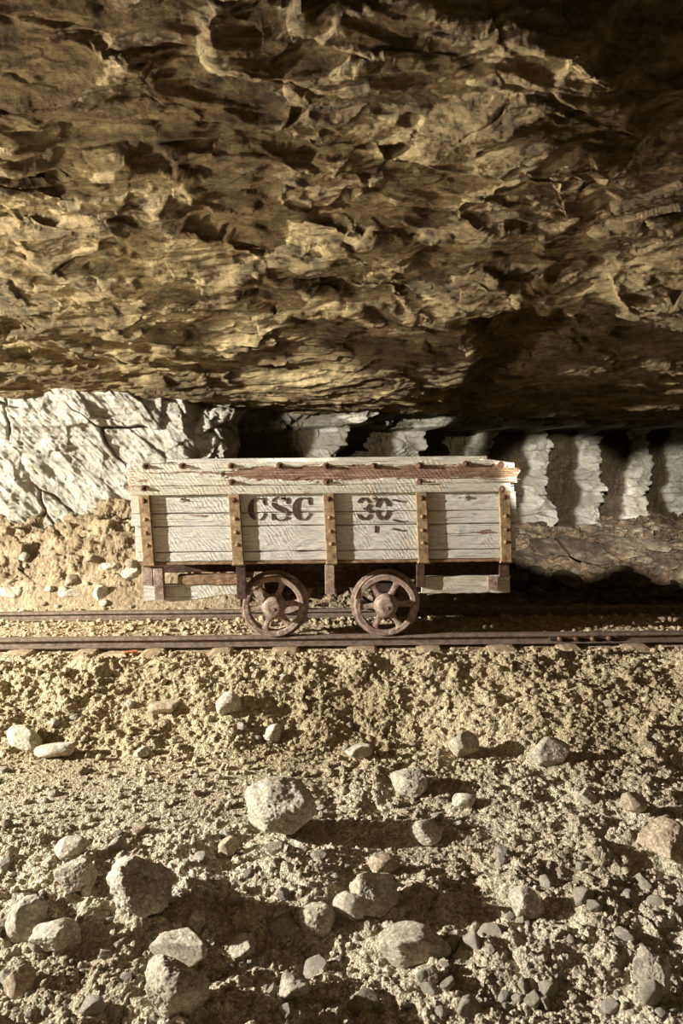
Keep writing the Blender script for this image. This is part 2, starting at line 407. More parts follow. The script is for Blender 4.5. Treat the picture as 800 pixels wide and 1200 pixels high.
def fan(nr, nc, y0, y1, a0, a1, ext, pw):
    t = np.linspace(0, 1, nr); y = y0 + (y1-y0)*t**pw
    if pw == 0:
        q = np.linspace(y0, y1, 4000)
        dn = 1/(np.interp(q, [1.75, 2.2, 3.8, 3.9, 4.9, 5.0, 6.0, 6.1, 7.0, 8, 14.5], [3.5, 3.2, 4.8, 3.6, 3.6, 7.5, 7.5, 6, 7, 12, 30]) if y0 > 0 else
                np.interp(q, [-1.5, 2.0, 2.3, 4, 6, 7, 8, 14.5], [60, 20, 5, 6, 7, 8, 20, 50]))
        cs = np.concatenate([[0], np.cumsum((dn[1:]+dn[:-1])/2)]); y = np.interp(t, cs/cs[-1], q)
    u = np.linspace(-1.25, 1.25, nc)
    a = a0 + a1*np.maximum(y, 1.)
    X = a[:,None]*u[None,:] + ext*np.sign(u)[None,:]*(np.maximum(np.abs(u)-1, 0)/.25)[None,:]**2
    return X, np.repeat(y[:,None], nc, 1)
def relief(X, Y, Z, fn, sgn):
    """push fn(x, arc length, y) out along the normal of the smooth surface"""
    S = Y + Z*sgn*.9
    P = np.stack([X, Y, Z], -1); a = np.gradient(P, axis=1); b = np.gradient(P, axis=0)
    N = np.cross(a, b); N /= np.linalg.norm(N, axis=-1)[...,None]; N *= np.sign(N[...,2:3])*sgn
    return P + N*fn(X, S, Y)[...,None]
NG = (1450, 1250)
X, Y = fan(NG[0], NG[1], 1.75, 14.5, .3, .52, 4., 0)
P = relief(X, Y, ground_macro(X, Y), ground_detail, 1)
fl = link('floor', mesh_np('floor', P.reshape(-1, 3), grid_faces(*NG)), M['floor']); tag(fl, kind='structure')
from mathutils.bvhtree import BVHTree
FB = BVHTree.FromPolygons([tuple(v) for v in P.reshape(-1,3).tolist()], grid_faces(*NG).tolist())
def gz(x, y):
    h = FB.ray_cast(Vector((x, y, 3)), Vector((0,0,-1)))[0]
    return h.z if h else float(ground_macro(np.array([x]), np.array([y]))[0])
def ground(x, y): return np.array([gz(float(a), float(b)) for a, b in zip(np.ravel(x), np.ravel(y))])
def hit(px, py):
    """where the sight line through a photo pixel meets the ground"""
    h = FB.ray_cast(CAM, ray(px, py).normalized())[0]
    return h if h else at(px, py, 7)

# ------------------------------------------------------------------ back wall
# path of the wall seen from above: left face roughly square to the camera, then receding cuts to the right
C0 = np.array([-1.16, 7.0]); dR = np.array([.888, .70]); LR = np.linalg.norm(dR)   # one cut = LR metres
ns, nzr = 2100, 330
s = np.concatenate([np.linspace(-9, -3.2, 250, endpoint=False), np.linspace(-3.2, 10*LR, ns-250)])
zz = np.linspace(-.35, 1.95, nzr)
S, ZW = np.meshgrid(s, zz)
lx = np.where(s < 0, C0[0]+s*.985, C0[0]+s*dR[0]/LR); ly = np.where(s < 0, C0[1]+s*.06, C0[1]+s*dR[1]/LR)
nx_ = np.where(s < 0, .06, dR[1]/LR); ny_ = np.where(s < 0, -1., -dR[0]/LR)      # towards the open room
k = sst(-.15, .35, s); nx_ = .06*(1-k)+dR[1]/LR*k; ny_ = -(1-k)-dR[0]/LR*k
n = S/LR
cen = .15*fbm2(n*0+np.round(n)*3.3, ZW*1.7, 2, 200, .5)            # pillars wander sideways with height
fr = n + cen - np.round(n) - .22*(ZW-.9)*(1-sst(3.2,3.8,n))
wid = .105 + .09*gn2(np.round(n)*7.7, ZW*3, 210) + .05*np.clip(.55-ZW, 0, 1)
pill = np.clip(1-np.abs(fr)/(wid*1.9), 0, 1)**.75
rdp = .27
top = sst(1.38, 1.44, ZW + .06*gn2(S*1.1, ZW*0, 220))
slab, e = plates(S*1.3, ZW*8+S*.3, 230, .5)
out_r = rdp*np.maximum(pill, 0) + top*(.20+.32*slab)*sst(.5,1.5,S) + .06*(1-pill)*gn2(S*2, ZW*3, 225)
crag, e1 = plates(S*5.5+.4*gn2(S*3,ZW*3,1), ZW*7+.4*gn2(S*3,ZW*3,2), 240, 1.1)
crag2, e2 = plates(S*15, ZW*19, 250, 1.)
knob = lumps(S+.05*gn2(S*6,ZW*6,6), ZW*.8+.05*gn2(S*6,ZW*6,8), .17, 265, .8, .3, .6, .6)
craggy = 1.5*knob + .08*(crag-.5) + .03*(crag2-.5) + .06*fbm2(S*5, ZW*5, 5, 260, .55)
pcr = sst(.10, .0, e1)*sst(-.2,.2,gn2(S*4,ZW*4,267))
out_r = out_r - .03*pcr*np.maximum(pill, top) + craggy*(.25+.75*np.maximum(pill, top))
# left face: big smooth slabs broken by diagonal cracks, fine bedding near the top
u = S*.7-ZW*.8; v = S*.6+ZW*.6
f1, f2, idc, ox, oy = worley(u*.7+.12*fbm2(S*2,ZW*2,3,270), v*2.3+.12*fbm2(S*2,ZW*2,3,271), 280)
crk = np.exp(-((f2-f1)/.022)**2)*sst(-.1,.15,gn2(S*1.7,ZW*1.7,283))
pb, e3 = plates(u*2.6+.3*gn2(S*3,ZW*3,3), v*4.5+.3*gn2(S*3,ZW*3,4), 290, .9)
bed_ = gn2(S*1.2, ZW*26, 300)*sst(1.1, 1.4, ZW)
out_l = .13*(idc-.5)*1. - .05*crk + .035*(pb-.5) + .006*(crag2-.5) + .05*fbm2(u*2.2, v*8, 5, 310, .55) + .03*bed_ + .12*fbm2(S*.7, ZW*.9, 2, 315)
out_l = out_l + .05*sst(1.2, 1.5, ZW)
kk = sst(-.22, .0, S + .12*gn2(ZW*4, ZW*0, 320)); 
out = out_l*(1-kk) + out_r*kk + .30*(1-kk)
XW = lx[None,:] + nx_[None,:]*out; YW = ly[None,:] + ny_[None,:]*out
me = mesh_np('wall_back', np.stack([XW, YW, ZW], -1).reshape(-1, 3), grid_faces(nzr, len(s), True))
at_ = me.attributes.new('relief', 'FLOAT', 'POINT'); cr_ = me.attributes.new('crack', 'FLOAT', 'POINT'); cr_.data.foreach_set('value', np.clip(kk*np.clip(pcr+.5*sst(.03,.0,knob),0,1)*.7 + (1-kk)*(crk*.9+sst(.12,-.18,fbm2(u*2.2, v*8, 5, 310, .55))*.14), 0, 1).astype(np.float32).ravel())
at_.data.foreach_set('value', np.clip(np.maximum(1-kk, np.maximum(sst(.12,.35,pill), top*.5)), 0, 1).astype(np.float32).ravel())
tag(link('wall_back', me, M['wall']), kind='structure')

# ------------------------------------------------------------------ ceiling
def ceiling(x, y):
    prof = np.interp(y, [-2, 1.5, 2.2, 3, 4, 5, 6, 6.7, 7.6, 14], [2.95, 2.95, 2.86, 2.72, 2.50, 2.22, 1.92, 1.66, 1.56, 1.50])
    wx = x+.25*fbm2(x*.9, y*.9, 3, 400); wy = y+.25*fbm2(x*.9, y*.9, 3, 401)
    far = sst(5.0, 6.6, y)
    z = prof + .20*(1-.85*far)*fbm2(wx*.55, wy*.8, 3, 410, .45)
    # hollow at the far right and raised recess at the top right, shaped to hold shade
    z = z + .60*sst(.9, 1.3, x+.3*gn2(y*1.2, x, 405))*sst(5.2, 5.7, y)*(1-sst(7.0, 7.8, y)) - .12*sst(-.8,1.5,x)*np.exp(-((y-5.05)/.35)**2)
    edge = 2.98 + .25*gn2(x*1.3, y*0, 406) + .3*sst(.6, 1.4, x)
    z = z + 1.3*sst(-.1, .10, x+.15*gn2(x*3, y*3, 407))*sst(0, .28, edge-y)
    # bedding plates: stacked thin sheets broken off in steps
    a = fbm2(wx*.5+3, wy*1.2, 4, 420, .42)*3; fl_ = np.floor(a); ft = a-fl_
    z = z + .055*(fl_+sst(.0, .25, ft))*(1-.6*far)
    k = .75*sst(5.9, 6.6, y); return z*(1-k)+prof*k
def ceiling_detail(x, v, y):
    far = sst(5.5, 7, y); wx = x + .12*fbm2(x*2, v*2, 3, 480); wv = v + .12*fbm2(x*2, v*2, 3, 481)
    a = fbm2(wx*.9+7, wv*2.6, 4, 430, .45)*3.5; fl_ = np.floor(a); ft = a-fl_
    z = -.024*(fl_+sst(.0, .25, ft))
    p1, e = plates(wx*1.6, wv*3.2, 440, .8); p2, e = plates(wx*3.6, wv*8, 450, .9)
    z = z + .040*(p1-.5)*(1-.6*far) + .010*(p2-.5)
    z = z + .04*fbm2(wx*1.9, wv*4, 5, 460, .5) + .006*fbm2(x*22, v*30, 3, 470, .6)
    pit = lumps(wx, wv*1.6, .30, 475, .35, .2, .5, .35)
    return z - pit
NC = (1350, 1050)
X, Y = fan(NC[0], NC[1], -1.5, 14.5, .5, .54, 4., 0)
tag(link('ceiling', mesh_np('ceiling', relief(X, Y, ceiling(X, Y), ceiling_detail, -1).reshape(-1, 3), grid_faces(*NC, True)), M['ceiling']), kind='structure')

# ------------------------------------------------------------------ rails and sleepers
YN, YF = 5.10, 5.90
def rail_mb(x0, x1):
    pr = [(a_, b_*.72) for a_, b_ in [(-.028,0),(.028,0),(.032,-.006),(.032,-.022),(.008,-.032),(.007,-.066),(.048,-.078),(.048,-.086),(-.048,-.086),(-.048,-.078),(-.007,-.066),(-.008,-.032),(-.032,-.022),(-.032,-.006)]]
    rings = []
    N = 160
    for i in range(N+1):
        x = x0+(x1-x0)*i/N; w = .004*nz(x*1.3, 3, 2, 5); hgt = .006*nz(x*.9, 8, 1, 6)
        rings.append([(x, a+w, b+hgt) for a, b in pr])
    return MB().loft(rings)
near = link('rail', None, None, None, (0, YN, 0)); tag(near, 'rusty steel rail nearest the camera, under the visible cart wheels', 'rail')
rail_mb(-9, 10.5).build('rail_bar', M['rail'], near)
jx = at(682, 745, YN).x
jb = MB(); jb.box(jx-.23, jx+.23, -.030, -.008, -.046, -.018, .004); jb = jb.build('joint_bar', M['iron'], near)
for k in range(4):
    x = jx+(-.165+.11*k)
    MB().lathe([(0,-.072),(.010,-.071),(.014,-.066),(.016,-.058),(.016,-.044)], (x,.014,-.033), 'y', 6).build('bolt', M['bolt'], jb)
far = link('rail', None, None, None, (0, YF, 0)); tag(far, 'rusty steel rail farther from the camera, behind the cart wheels', 'rail')
rail_mb(-9, 10.5).build('rail_bar', M['rail'], far)
tpx = [(15,766),(95,765),(176,764),(257,763),(333,761),(425,758),(505,757),(592,756),(672,755),(752,754)]
tl = ['first from the left edge','second from the left edge','third from the left edge','just left of the left wheel','in front of the left wheel','just left of the right wheel','just right of the right wheel','under the right end of the cart','by the rail joint bolts','last one before the right edge']
for k, (px, py) in enumerate(tpx):
    x = at(px, py, 4.9).x; ry = R.uniform(-.02,.02)
    b = MB(); y0 = -.26+R.uniform(-.04,.03); w = .085+R.uniform(-.015,.02)
    rings = []
    for i in range(13):
        y = y0+(1.52)*i/12; o = .006*nz(y*6, k*3.3); rag = (lambda q: .02*nz(q*40, k*1.7, 2)) if i == 0 else (lambda q: 0)
        rings.append([(-w+o, y+rag(1), -.045),(-w*.6, y+rag(2), -.036),(w*.2, y+rag(3)-.01, -.034),(w*.8, y+rag(4), -.037),(w+o, y+rag(5), -.046),(w+o, y, -.11),(-w+o, y, -.11)])
    b.loft(rings)
    o = b.build('sleeper', M['tie'], None, loc=(x, YN, -.030)); o.rotation_euler.z = R.uniform(-.05,.05); o.rotation_euler.x = 0
    tag(o, 'half-buried pale wooden sleeper end under the near rail, '+tl[k], 'sleeper', 'wooden sleepers under the track')

# ------------------------------------------------------------------ mine cart
DB = 4.98                                             # depth of the box front
cart = link('mine_cart', None); tag(cart, 'white-painted wooden mine cart with rusty straps, marked CSC 30, standing on rails', 'mine cart')
def PX(px, py=600, D=DB): return at(px, py, D).x
def PZ(py, px=380, D=DB): return at(px, py, D).z
ZB, ZM, ZT = PZ(657), PZ(578), PZ(540.5)
XL, XR = PX(153), PX(606)
YB2 = 6.10
def leanx(z): return .012*(ZM-z)/(ZM-ZB)*1.5
seams = [PZ(657), PZ(645.5), PZ(615.5), PZ(600), PZ(578)]
for i in range(4):
    zt, zb = seams[i+1], seams[i]
    pb_ = plank(XL+(.03 if i < 2 else .0)+R.uniform(0,.008), XR-R.uniform(0,.01), DB, DB+.045, zb+.0025, zt-.0025, 10+i, .0022, .006, .008)
    pb_.build('side_plank', M['paint'], cart)
# knots/bolt recesses in the planks
for px, py in ((213,585),(330,584),(437,584),(546,583)):
    c = at(px, py, DB); b = MB().lathe([(0,-.012),(.004,-.012),(.007,-.009),(.008,-.003),(.019,-.004),(.021,.0),(.021,.01)], (c.x,DB,c.z), 'y', 16)
    b.build('washer', M['paint2'], cart); MB().lathe([(0,-.017),(.006,-.016),(.0075,-.011),(.0075,.0)], (c.x,DB,c.z), 'y', 8).build('bolt', M['bolt'], cart)
# upper sideboard: broken, peeled top board and thin pale strip below
DT = DB-.035
zs = PZ(567.5)
def topcut(x): 
    e = PX(582); return -.012*abs(nz(x*6, 2.2, 0)) - (.055*float(sst(e-.02, e+.03, np.array(x))) if x > e-.02 else 0)
def dent(x, z):
    d = 0
    if x > -.75:
        hh = min((x+.8)*.16, .043); zc = 1.098
        if abs(z-zc+.035*nz(x*4, z*20, 3)) < hh: d = .007+.006*nz(x*10, z*90, 5)
    return d
plank(XL-.004, XR-.012, DT, DT+.035, zs+.001, ZT, 31, .003, .012, .05, 120, 16, .0015, top=topcut, dent=dent).build('upper_sideboard', M['paint_top'], cart)
plank(XL+.01, PX(596), DT-.002, DT+.034, ZM, zs-.002, 33, .002, .006, .006, 60, 6, .001).build('lower_sideboard', M['paint2'], cart)
# split splinters hanging off the broken right end
for k in range(7):
    z = zs+.005+k*.014; x1 = XR-.02+R.uniform(-.03,.02); b = MB()
    b.loft([[(x1-.22,DT-.004,z),(x1-.22,DT+.02,z),(x1-.22,DT+.01,z+.014)],[(x1-.08,DT-.007,z),(x1-.08,DT+.018,z-.002),(x1-.08,DT+.006,z+.012)],[(x1+.01,DT-.006+R.uniform(-.008,.008),z+.002),(x1+.01,DT+.002,z),(x1+.008,DT,z+.004)]])
    b.build('splinter', M['beam'], cart)
# orange splintered end at the left of the upper board
for k in range(9):
    z = ZM+.018+k*.019; x = XL+R.uniform(-.012,.0); b = MB()
    b.loft([[(x,DT+.002,z),(x+.012,DT+.03,z),(x+.004,DT+.012,z+.017)],[(x+.03+R.uniform(0,.02),DT-.004,z+.003),(x+.035,DT+.004,z+.002),(x+.03,DT-.002,z+.008)]])
    b.build('splinter', M['brick'], cart)
# straps with rivets
strx = [(163,176),(268,281),(378.5,391),(486.5,499),(583.5,596)]
rows = [584.5, 606, 622, 636.5]
for (a, b_) in strx:
    xa, xb = PX(a, 580), PX(b_, 580); lw = (xb-xa)/2; xc = (xa+xb)/2; y0 = DB-.034
    rings = []
    zt_, zb_ = ZM+.003, ZB-.004
    for i in range(15):
        t_ = i/14; z = zt_+(zb_-zt_)*t_; x = xc+leanx(z)+.0015*nz(z*20, a); yy = y0+.002*nz(z*15, a, 4)
        if t_ > .93: yy += .006
        w2 = lw*(1+.04*nz(z*30, a, 9)); rings.append([(x-w2,yy+.003,z),(x-w2+.003,yy,z),(x+w2-.003,yy,z),(x+w2,yy+.003,z),(x+w2,DB-.001,z),(x-w2,DB-.001,z)])
    # flared hooked foot
    x = xc+leanx(zb_)
    for dz, dy, dw in ((-.010,.004,.003),(-.022,.020,.006),(-.026,.044,.002)):
        z = zb_+dz; rings.append([(x-lw-dw,y0+dy,z),(x-lw+.003-dw,y0+dy-.003,z),(x+lw-.003+dw,y0+dy-.003,z),(x+lw+dw,y0+dy,z),(x+lw+dw,DB+.01,z+.008),(x-lw-dw,DB+.01,z+.008)])
    so = MB().loft(rings).build('side_strap', M['strap'], cart)
    for j, py in enumerate(rows):
        z = PZ(py); rr = .0135 if j else .017
        MB().lathe([(0,-.009),(rr*.5,-.008),(rr*.85,-.005),(rr,0),(rr,.006)], (xc+leanx(z)+R.uniform(-.003,.003), y0, z), 'y', 14).build('rivet', M['strap'] if j else M['bolt'], so, True)
# nuts and bolts along the sideboard
bolts = [(170,546.5),(213,546),(270,546),(327,545.5),(381.5,546),(437.5,546),(491,545.5),(545.5,543.5),(587,544.5),(168,572),(271,565),(382,565),(491.5,564.5),(588,573)]
for px, py in bolts:
    c = at(px, py, DT); b = MB()
    b.lathe([(0,-.006),(.017,-.006),(.0205,-.003),(.021,.004)], (c.x,DT-.001,c.z), 'y', 14)
    r_ = .0125; b.lathe([(0,-.026),(r_*.7,-.026),(r_,-.023),(r_,-.004)], (c.x,DT,c.z), 'y', 6, a0=R.uniform(0,1), a1=0) if False else b.lathe([(0,-.026),(r_*.7,-.026),(r_,-.023),(r_,-.004)], (c.x,DT,c.z), 'y', 6)
    b.lathe([(0,-.036),(.006,-.035),(.007,-.032),(.007,-.02)], (c.x,DT,c.z), 'y', 8)
    b.build('nut', M['bolt'], cart)
# ends, far side, floor boards
ex0, ex1 = XL+.012, XR-.012
for nm, x in (('end_board', ex0), ('end_board', ex1-.04)):
    b = MB()
    for k in range(4):
        z0 = ZB+.01+(ZT-.03-ZB)*k/4; z1 = ZB+.01+(ZT-.03-ZB)*(k+1)/4-.004
        b.box(x, x+.04, DB+.047, YB2-.05, z0, z1, .004)
    b.build(nm, M['paint2'], cart)
for k in range(4):
    z0 = ZB+(ZT-ZB)*k/4; z1 = ZB+(ZT-ZB)*(k+1)/4-.004
    plank(XL, XR, YB2-.045, YB2, z0, z1, 50+k, .002, .004, .004, 30, 4).build('side_plank', M['paint2'], cart)
b = MB()
for k in range(5): 
    y = DB+.05+k*(YB2-DB-.1)/5; b.box(ex0+.042, ex1-.042, y, y+(YB2-DB-.1)/5-.006, ZB+.005, ZB+.04, .004)
b.build('floor_boards', M['beam'], cart)
# bottom lip board under the box front
plank(XL+.05, XR-.02, DB-.004, DB+.05, ZB-.018, ZB+.001, 60, .002, .004, .004, 50, 4, .0015).build('bottom_lip', M['beam'], cart)
# timber sill and lower beam
plank(PX(170), PX(598), DB+.22, DB+.32, PZ(676), PZ(658), 61, .003, .004, .004, 50, 6).build('sill_beam', M['iron'], cart)  # dark iron colour on this timber stands in for shade under the box
plank(PX(204), PX(284), DB+.04, DB+.12, PZ(685), PZ(673.5), 62, .005, .015, .01, 30, 6, .004).build('sill_beam', M['beam'], cart)
plank(PX(180), PX(600), YB2-.18, YB2-.08, PZ(685), PZ(661), 63, .003).build('sill_beam', M['beam'], cart)
plank(PX(163), PX(283), DB+.055, DB+.09, PZ(705), PZ(685), 64, .003, .006, .006, 40, 7, .002, bot=lambda x: .055*float(sst(PX(205), PX(275), np.array(x)))*.8+.008*nz(x*12, 4)).build('lower_board', M['paint'], cart)
plank(PX(495), PX(601), DB+.055, DB+.09, PZ(699), PZ(679), 65, .003, .006, .01, 40, 7, .002, top=lambda x: -.004*nz(x*9, 2), bot=lambda x: .01*nz(x*14, 5)).build('lower_board', M['paint2'], cart)
# hangers and brackets
def bar(a, b_, ya, yb, D0, D1, mat=M['rust'], name='hanger_strap', sh=0):
    x0, x1 = PX(a), PX(b_); z1, z0 = PZ(ya), PZ(yb); r_ = []
    for i in range(8):
        t_ = i/7; z = z1+(z0-z1)*t_; o_ = sh*t_+.002*nz(z*20, a); q = .003
        r_.append([(x0+o_,D0+q,z),(x0+o_+q,D0,z),(x1+o_-q,D0,z),(x1+o_,D0+q,z),(x1+o_,D1,z),(x0+o_,D1,z)])
    return MB().loft(r_).build(name, mat, cart)
bar(163.5,176, 660, 684, DB+.0, DB+.05, M['rust'])
bar(176.5,188, 664, 701, DB-.002, DB+.052, M['rust'], sh=.006)
bar(275,286, 660, 701, DB+.0, DB+.03, M['iron'])
bar(379.5,391, 660, 697, DB+.02, DB+.045, M['rust'])
bar(488,498, 660, 690, DB+.02, DB+.045, M['iron'])
bar(573,585, 679, 694, DB+.02, DB+.053, M['rust'])
bar(587,599, 660, 680, DB+.04, DB+.06, M['iron'])
# stencil lettering
def stroke(pts, ws):
    L = []; Rr = []
    for i, (x, z) in enumerate(pts):
        a = pts[max(i-1,0)]; b_ = pts[min(i+1,len(pts)-1)]; dx, dz = b_[0]-a[0], b_[1]-a[1]; l = math.hypot(dx,dz) or 1
        w = ws[i]/2; L.append((x-dz/l*w, z+dx/l*w)); Rr.append((x+dz/l*w, z-dx/l*w))
    return L, Rr
def arc(cx, cz, rx, rz, a0, a1, wf, n=14):
    p_ = []; w_ = []
    for i in range(n+1):
        a = math.radians(a0+(a1-a0)*i/n); p_.append((cx+rx*math.cos(a), cz+rz*math.sin(a))); w_.append(wf(a))
    return p_, w_
def glyph(name, px0, px1, py0, py1, strokes):
    p0, p1 = at(px0, py1, DB), at(px1, py0, DB); b = MB(); yy = DB-.0058
    f = lambda q, y: (p0.x+(p1.x-p0.x)*q[0], y, p0.z+(p1.z-p0.z)*q[1])
    asp = (p1.x-p0.x)/(p1.z-p0.z)
    for pts, ws in strokes:
        L, Rr = stroke([(x*asp, z) for x, z in pts], ws)
        L = [(x/asp, z) for x, z in L]; Rr = [(x/asp, z) for x, z in Rr]
        b.loft([[f(l, yy), f(r_, yy), f(r_, yy+.008), f(l, yy+.008)] for l, r_ in zip(L, Rr)])
    b.build(name, M['stencil'], cart)
cw = lambda a: .045+.20*max(0, -math.cos(a))**1.5
Cs = [arc(.5,.5,.40,.46,100,172,cw), arc(.5,.5,.40,.46,172,258,cw), arc(.5,.5,.42,.46,62,84,lambda a:.05), arc(.5,.5,.42,.46,-78,-22,lambda a:.05),
      ([(.80,.98),(.86,.80),(.88,.66)],[.02,.10,.02]), ([(.9,.98),(.9,.66)],[.03,.03])]
def bez(P, n=12):
    o = []
    for i in range(n+1):
        t_ = i/n; o.append(tuple((1-t_)**3*P[0][k]+3*(1-t_)**2*t_*P[1][k]+3*(1-t_)*t_*t_*P[2][k]+t_**3*P[3][k] for k in (0,1)))
    return o
sp = bez([(.12,.76),(.10,.52),(.92,.50),(.86,.22)]); sw = [.08+.13*math.sin(math.pi*i/12) for i in range(13)]
Ss = [(sp, sw), (bez([(.14,.80),(.16,.96),(.35,.98),(.46,.97)]), [.09,.09,.08,.08,.07,.07,.06,.06,.06,.05,.05,.05,.05]),
      (bez([(.56,.97),(.75,.95),(.85,.86),(.88,.72)]), [.05]*13), (bez([(.44,.03),(.25,.05),(.14,.14),(.10,.30)]), [.05]*13),
      (bez([(.54,.03),(.74,.04),(.84,.10),(.86,.18)]), [.05,.05,.05,.06,.06,.07,.07,.08,.08,.09,.09,.09,.1]),
      ([(.90,.96),(.90,.70)],[.035,.035]), ([(.08,.04),(.08,.32)],[.035,.035])]
k17 = lambda a: .12
T3 = [arc(.46,.73,.34,.21,98,172,k17), arc(.46,.73,.34,.21,8,76,k17), arc(.50,.73,.32,.21,-62,-8,k17),
      arc(.5,.29,.36,.22,10,64,k17), arc(.48,.29,.36,.22,-78,-6,k17), arc(.46,.29,.36,.22,186,264,k17), ([(.42,.51),(.60,.51)],[.09,.09])]
T0 = [arc(.5,.5,.38,.43,16,78,lambda a:.13), arc(.5,.5,.38,.43,102,170,lambda a:.13), arc(.5,.5,.38,.43,186,258,lambda a:.13), arc(.5,.5,.38,.43,282,352,lambda a:.13)]
glyph('letter_c', 292,312,582.5,610.5, Cs); glyph('letter_s', 317,339,582,610.5, Ss); glyph('letter_c', 344,365,582,610.5, Cs)
glyph('digit_three', 418,436,582.5,610, T3); glyph('digit_zero', 439,457,582.5,610, T0)
glyph('small_mark', 438,442,616,624, [([(.5,1),(.5,0)],[.3,.3]), ([(.1,.05),(.9,.05)],[.12,.12])])
for py in (587,610.5,621):
    glyph('paint_drip', 459,475,py-2,py+2, [(bez([(.0,.8),(.3,1.1),(.6,-.3),(1,.5)]), [.1,.3,.5,.6,.6,.55,.5,.5,.45,.4,.3,.2,.1])])
# wheels, axles, bearings
RW = .207
def wheel(cx, yf, sgn, rot, name='wheel'):
    """spoked wheel, its open face towards -y when sgn=1"""
    w = link(name, None, None, cart, (cx, yf, RW))
    s_ = sgn
    rim = MB().lathe([(RW-.040,.004*s_),(RW-.034,-.004*s_),(RW-.008,-.006*s_),(RW-.001,0),(RW,.010*s_),(RW,.066*s_),(RW+.004,.072*s_),(RW+.024,.076*s_),(RW+.026,.084*s_),(RW+.022,.092*s_),(RW-.03,.092*s_),(RW-.036,.080*s_),(RW-.040,.004*s_)], (0,0,0), 'y', 64, jit=.0006)
    rim.build('rim', M['rust'], w, True, angle=40)
    hub = MB().lathe([(0,-.083*s_),(.012,-.084*s_),(.013,-.077*s_),(.040,-.080*s_),(.060,-.070*s_),(.071,-.052*s_),(.073,-.012*s_),(.080,-.004*s_),(.080,.02*s_),(.080,.06*s_),(.05,.08*s_),(0,.08*s_)], (0,0,0), 'y', 36, jit=.0006)
    hub.build('hub', M['rust'], w, True, angle=40)
    for k in range(6):
        a = math.radians(rot+60*k); ca, sa = math.cos(a), math.sin(a); rings = []
        for i in range(9):
            t_ = i/8; r_ = .066+(RW-.034-.066)*t_; hw = .017+.010*abs(2*t_-1)**2.0 + (.010 if t_ > .95 else 0)
            ya, yb = (.006-.004*t_)*s_, (.034)*s_
            rings.append([(r_*ca-q*sa, yq, r_*sa+q*ca) for q, yq in ((-hw,yb),(-hw,ya+.004*s_),(-hw*.6,ya),(hw*.6,ya),(hw,ya+.004*s_),(hw,yb))])
        MB().loft(rings).build('spoke', M['rust'], w, True, angle=45)
    return w
YWN = 5.057; plank(PX(300), PX(598), DB+.30, DB+.36, PZ(690), PZ(676), 66, .004).build('sill_beam', M['iron'], cart)  # inner sill also coloured dark for underbody shade
wheels_px = [(320.5, 710), (452, 706.5)]
for px, py in wheels_px:
    x = at(px, py, YWN).x; rot = 8 if px < 400 else 3
    wheel(x, YWN, 1, rot); wheel(x, YF+.043, -1, rot+20)
    ax = MB().lathe([(0,5.12),(.028,5.12),(.030,5.17),(.030,5.81),(.028,5.88),(0,5.88)], (x,0,RW), 'y', 16); ax.build('axle', M['iron'], cart, True)
    for y in (5.22, 5.68):
        MB().box(x-.075, x+.075, y, y+.09, RW-.05, PZ(673), .012).build('bearing_block', M['iron'], cart)
# dark iron frame bar between the wheels
MB().box(at(350,0,5.25).x*0+PX(300), PX(470), 5.30, 5.34, PZ(700), PZ(690), .006).build('frame_bar', M['iron'], cart)

# ------------------------------------------------------------------ rocks
def ico(sub):
    import bmesh
    bm = bmesh.new(); bmesh.ops.create_icosphere(bm, subdivisions=sub, radius=1)
    v = np.array([x.co[:] for x in bm.verts]); f = np.array([[q.index for q in x.verts] for x in bm.faces]); bm.free(); return v, f
ICO = {k: ico(k) for k in (2, 4, 5, 6)}
def rock_vf(seed, sub=3, planes=13, rough=.06, soft=10, cut=.55):
    soft = soft*1.9; v, f = ICO[sub]; rs = np.random.RandomState(seed)
    N = rs.randn(planes, 3); N /= np.linalg.norm(N, axis=1)[:,None]; d = rs.uniform(cut, 1, planes)
    dots = np.maximum(v @ N.T, .02); q = d[None,:]/dots
    q = np.concatenate([q, np.full((len(v),1), 1.12)], 1)
    r = (np.sum(q**-soft, axis=1))**(-1/soft)
    p = v*r[:,None]; o = seed*3.7
    r2 = rough*fbm3(p[:,0]*2.2+o, p[:,1]*2.2, p[:,2]*2.2, 5 if sub > 3 else 3, seed % 97, .6)
    if sub > 3: r2 = r2 + rough*.55*fbm3(p[:,0]*6+o, p[:,1]*6, p[:,2]*6, 4, seed % 89, .65, True)
    if sub > 4: r2 = r2 + rough*.22*fbm3(p[:,0]*17+o, p[:,1]*17, p[:,2]*17, 3, seed % 83, .6, True)
    p = v*(r+r2)[:,None]
    ext = p.max(0)-p.min(0); p = (p-(p.max(0)+p.min(0))/2)/ext[None,:]      # unit box
    return p, f
KEEP = []
def place_rock(name, px, pyb, w, h, label, mat='rock', seed=1, rot=(0,0,0), depth=.85, soft=12, rough=.09, sub=6, sink=.12, cut=.55, cat='rock', D=None, group=None):
    """a rock whose foot is seen at photo pixel (px, pyb), w x h photo pixels in size"""
    c = hit(px, pyb-1); sc = F/c.y; W = w/sc; Hh = h/sc
    v, f = rock_vf(seed, sub, rough=rough, soft=soft, cut=cut)
    v = v*np.array([W, W*depth, Hh*1.12])
    Rm = np.array(Matrix.Rotation(rot[1],3,'Y') @ Matrix.Rotation(rot[0],3,'X') @ Matrix.Rotation(rot[2],3,'Z')); v = v @ Rm.T
    v[:,2] -= v[:,2].min()+Hh*sink
    me = mesh_np(name, v, f, True)
    o = link(name, me, M[mat], None, (c.x, c.y+W*depth*.35, c.z)); tag(o, label, cat, group)
    if W > .09: KEEP.append((c.x, c.y+W*depth*.35, W*.55))
    return o
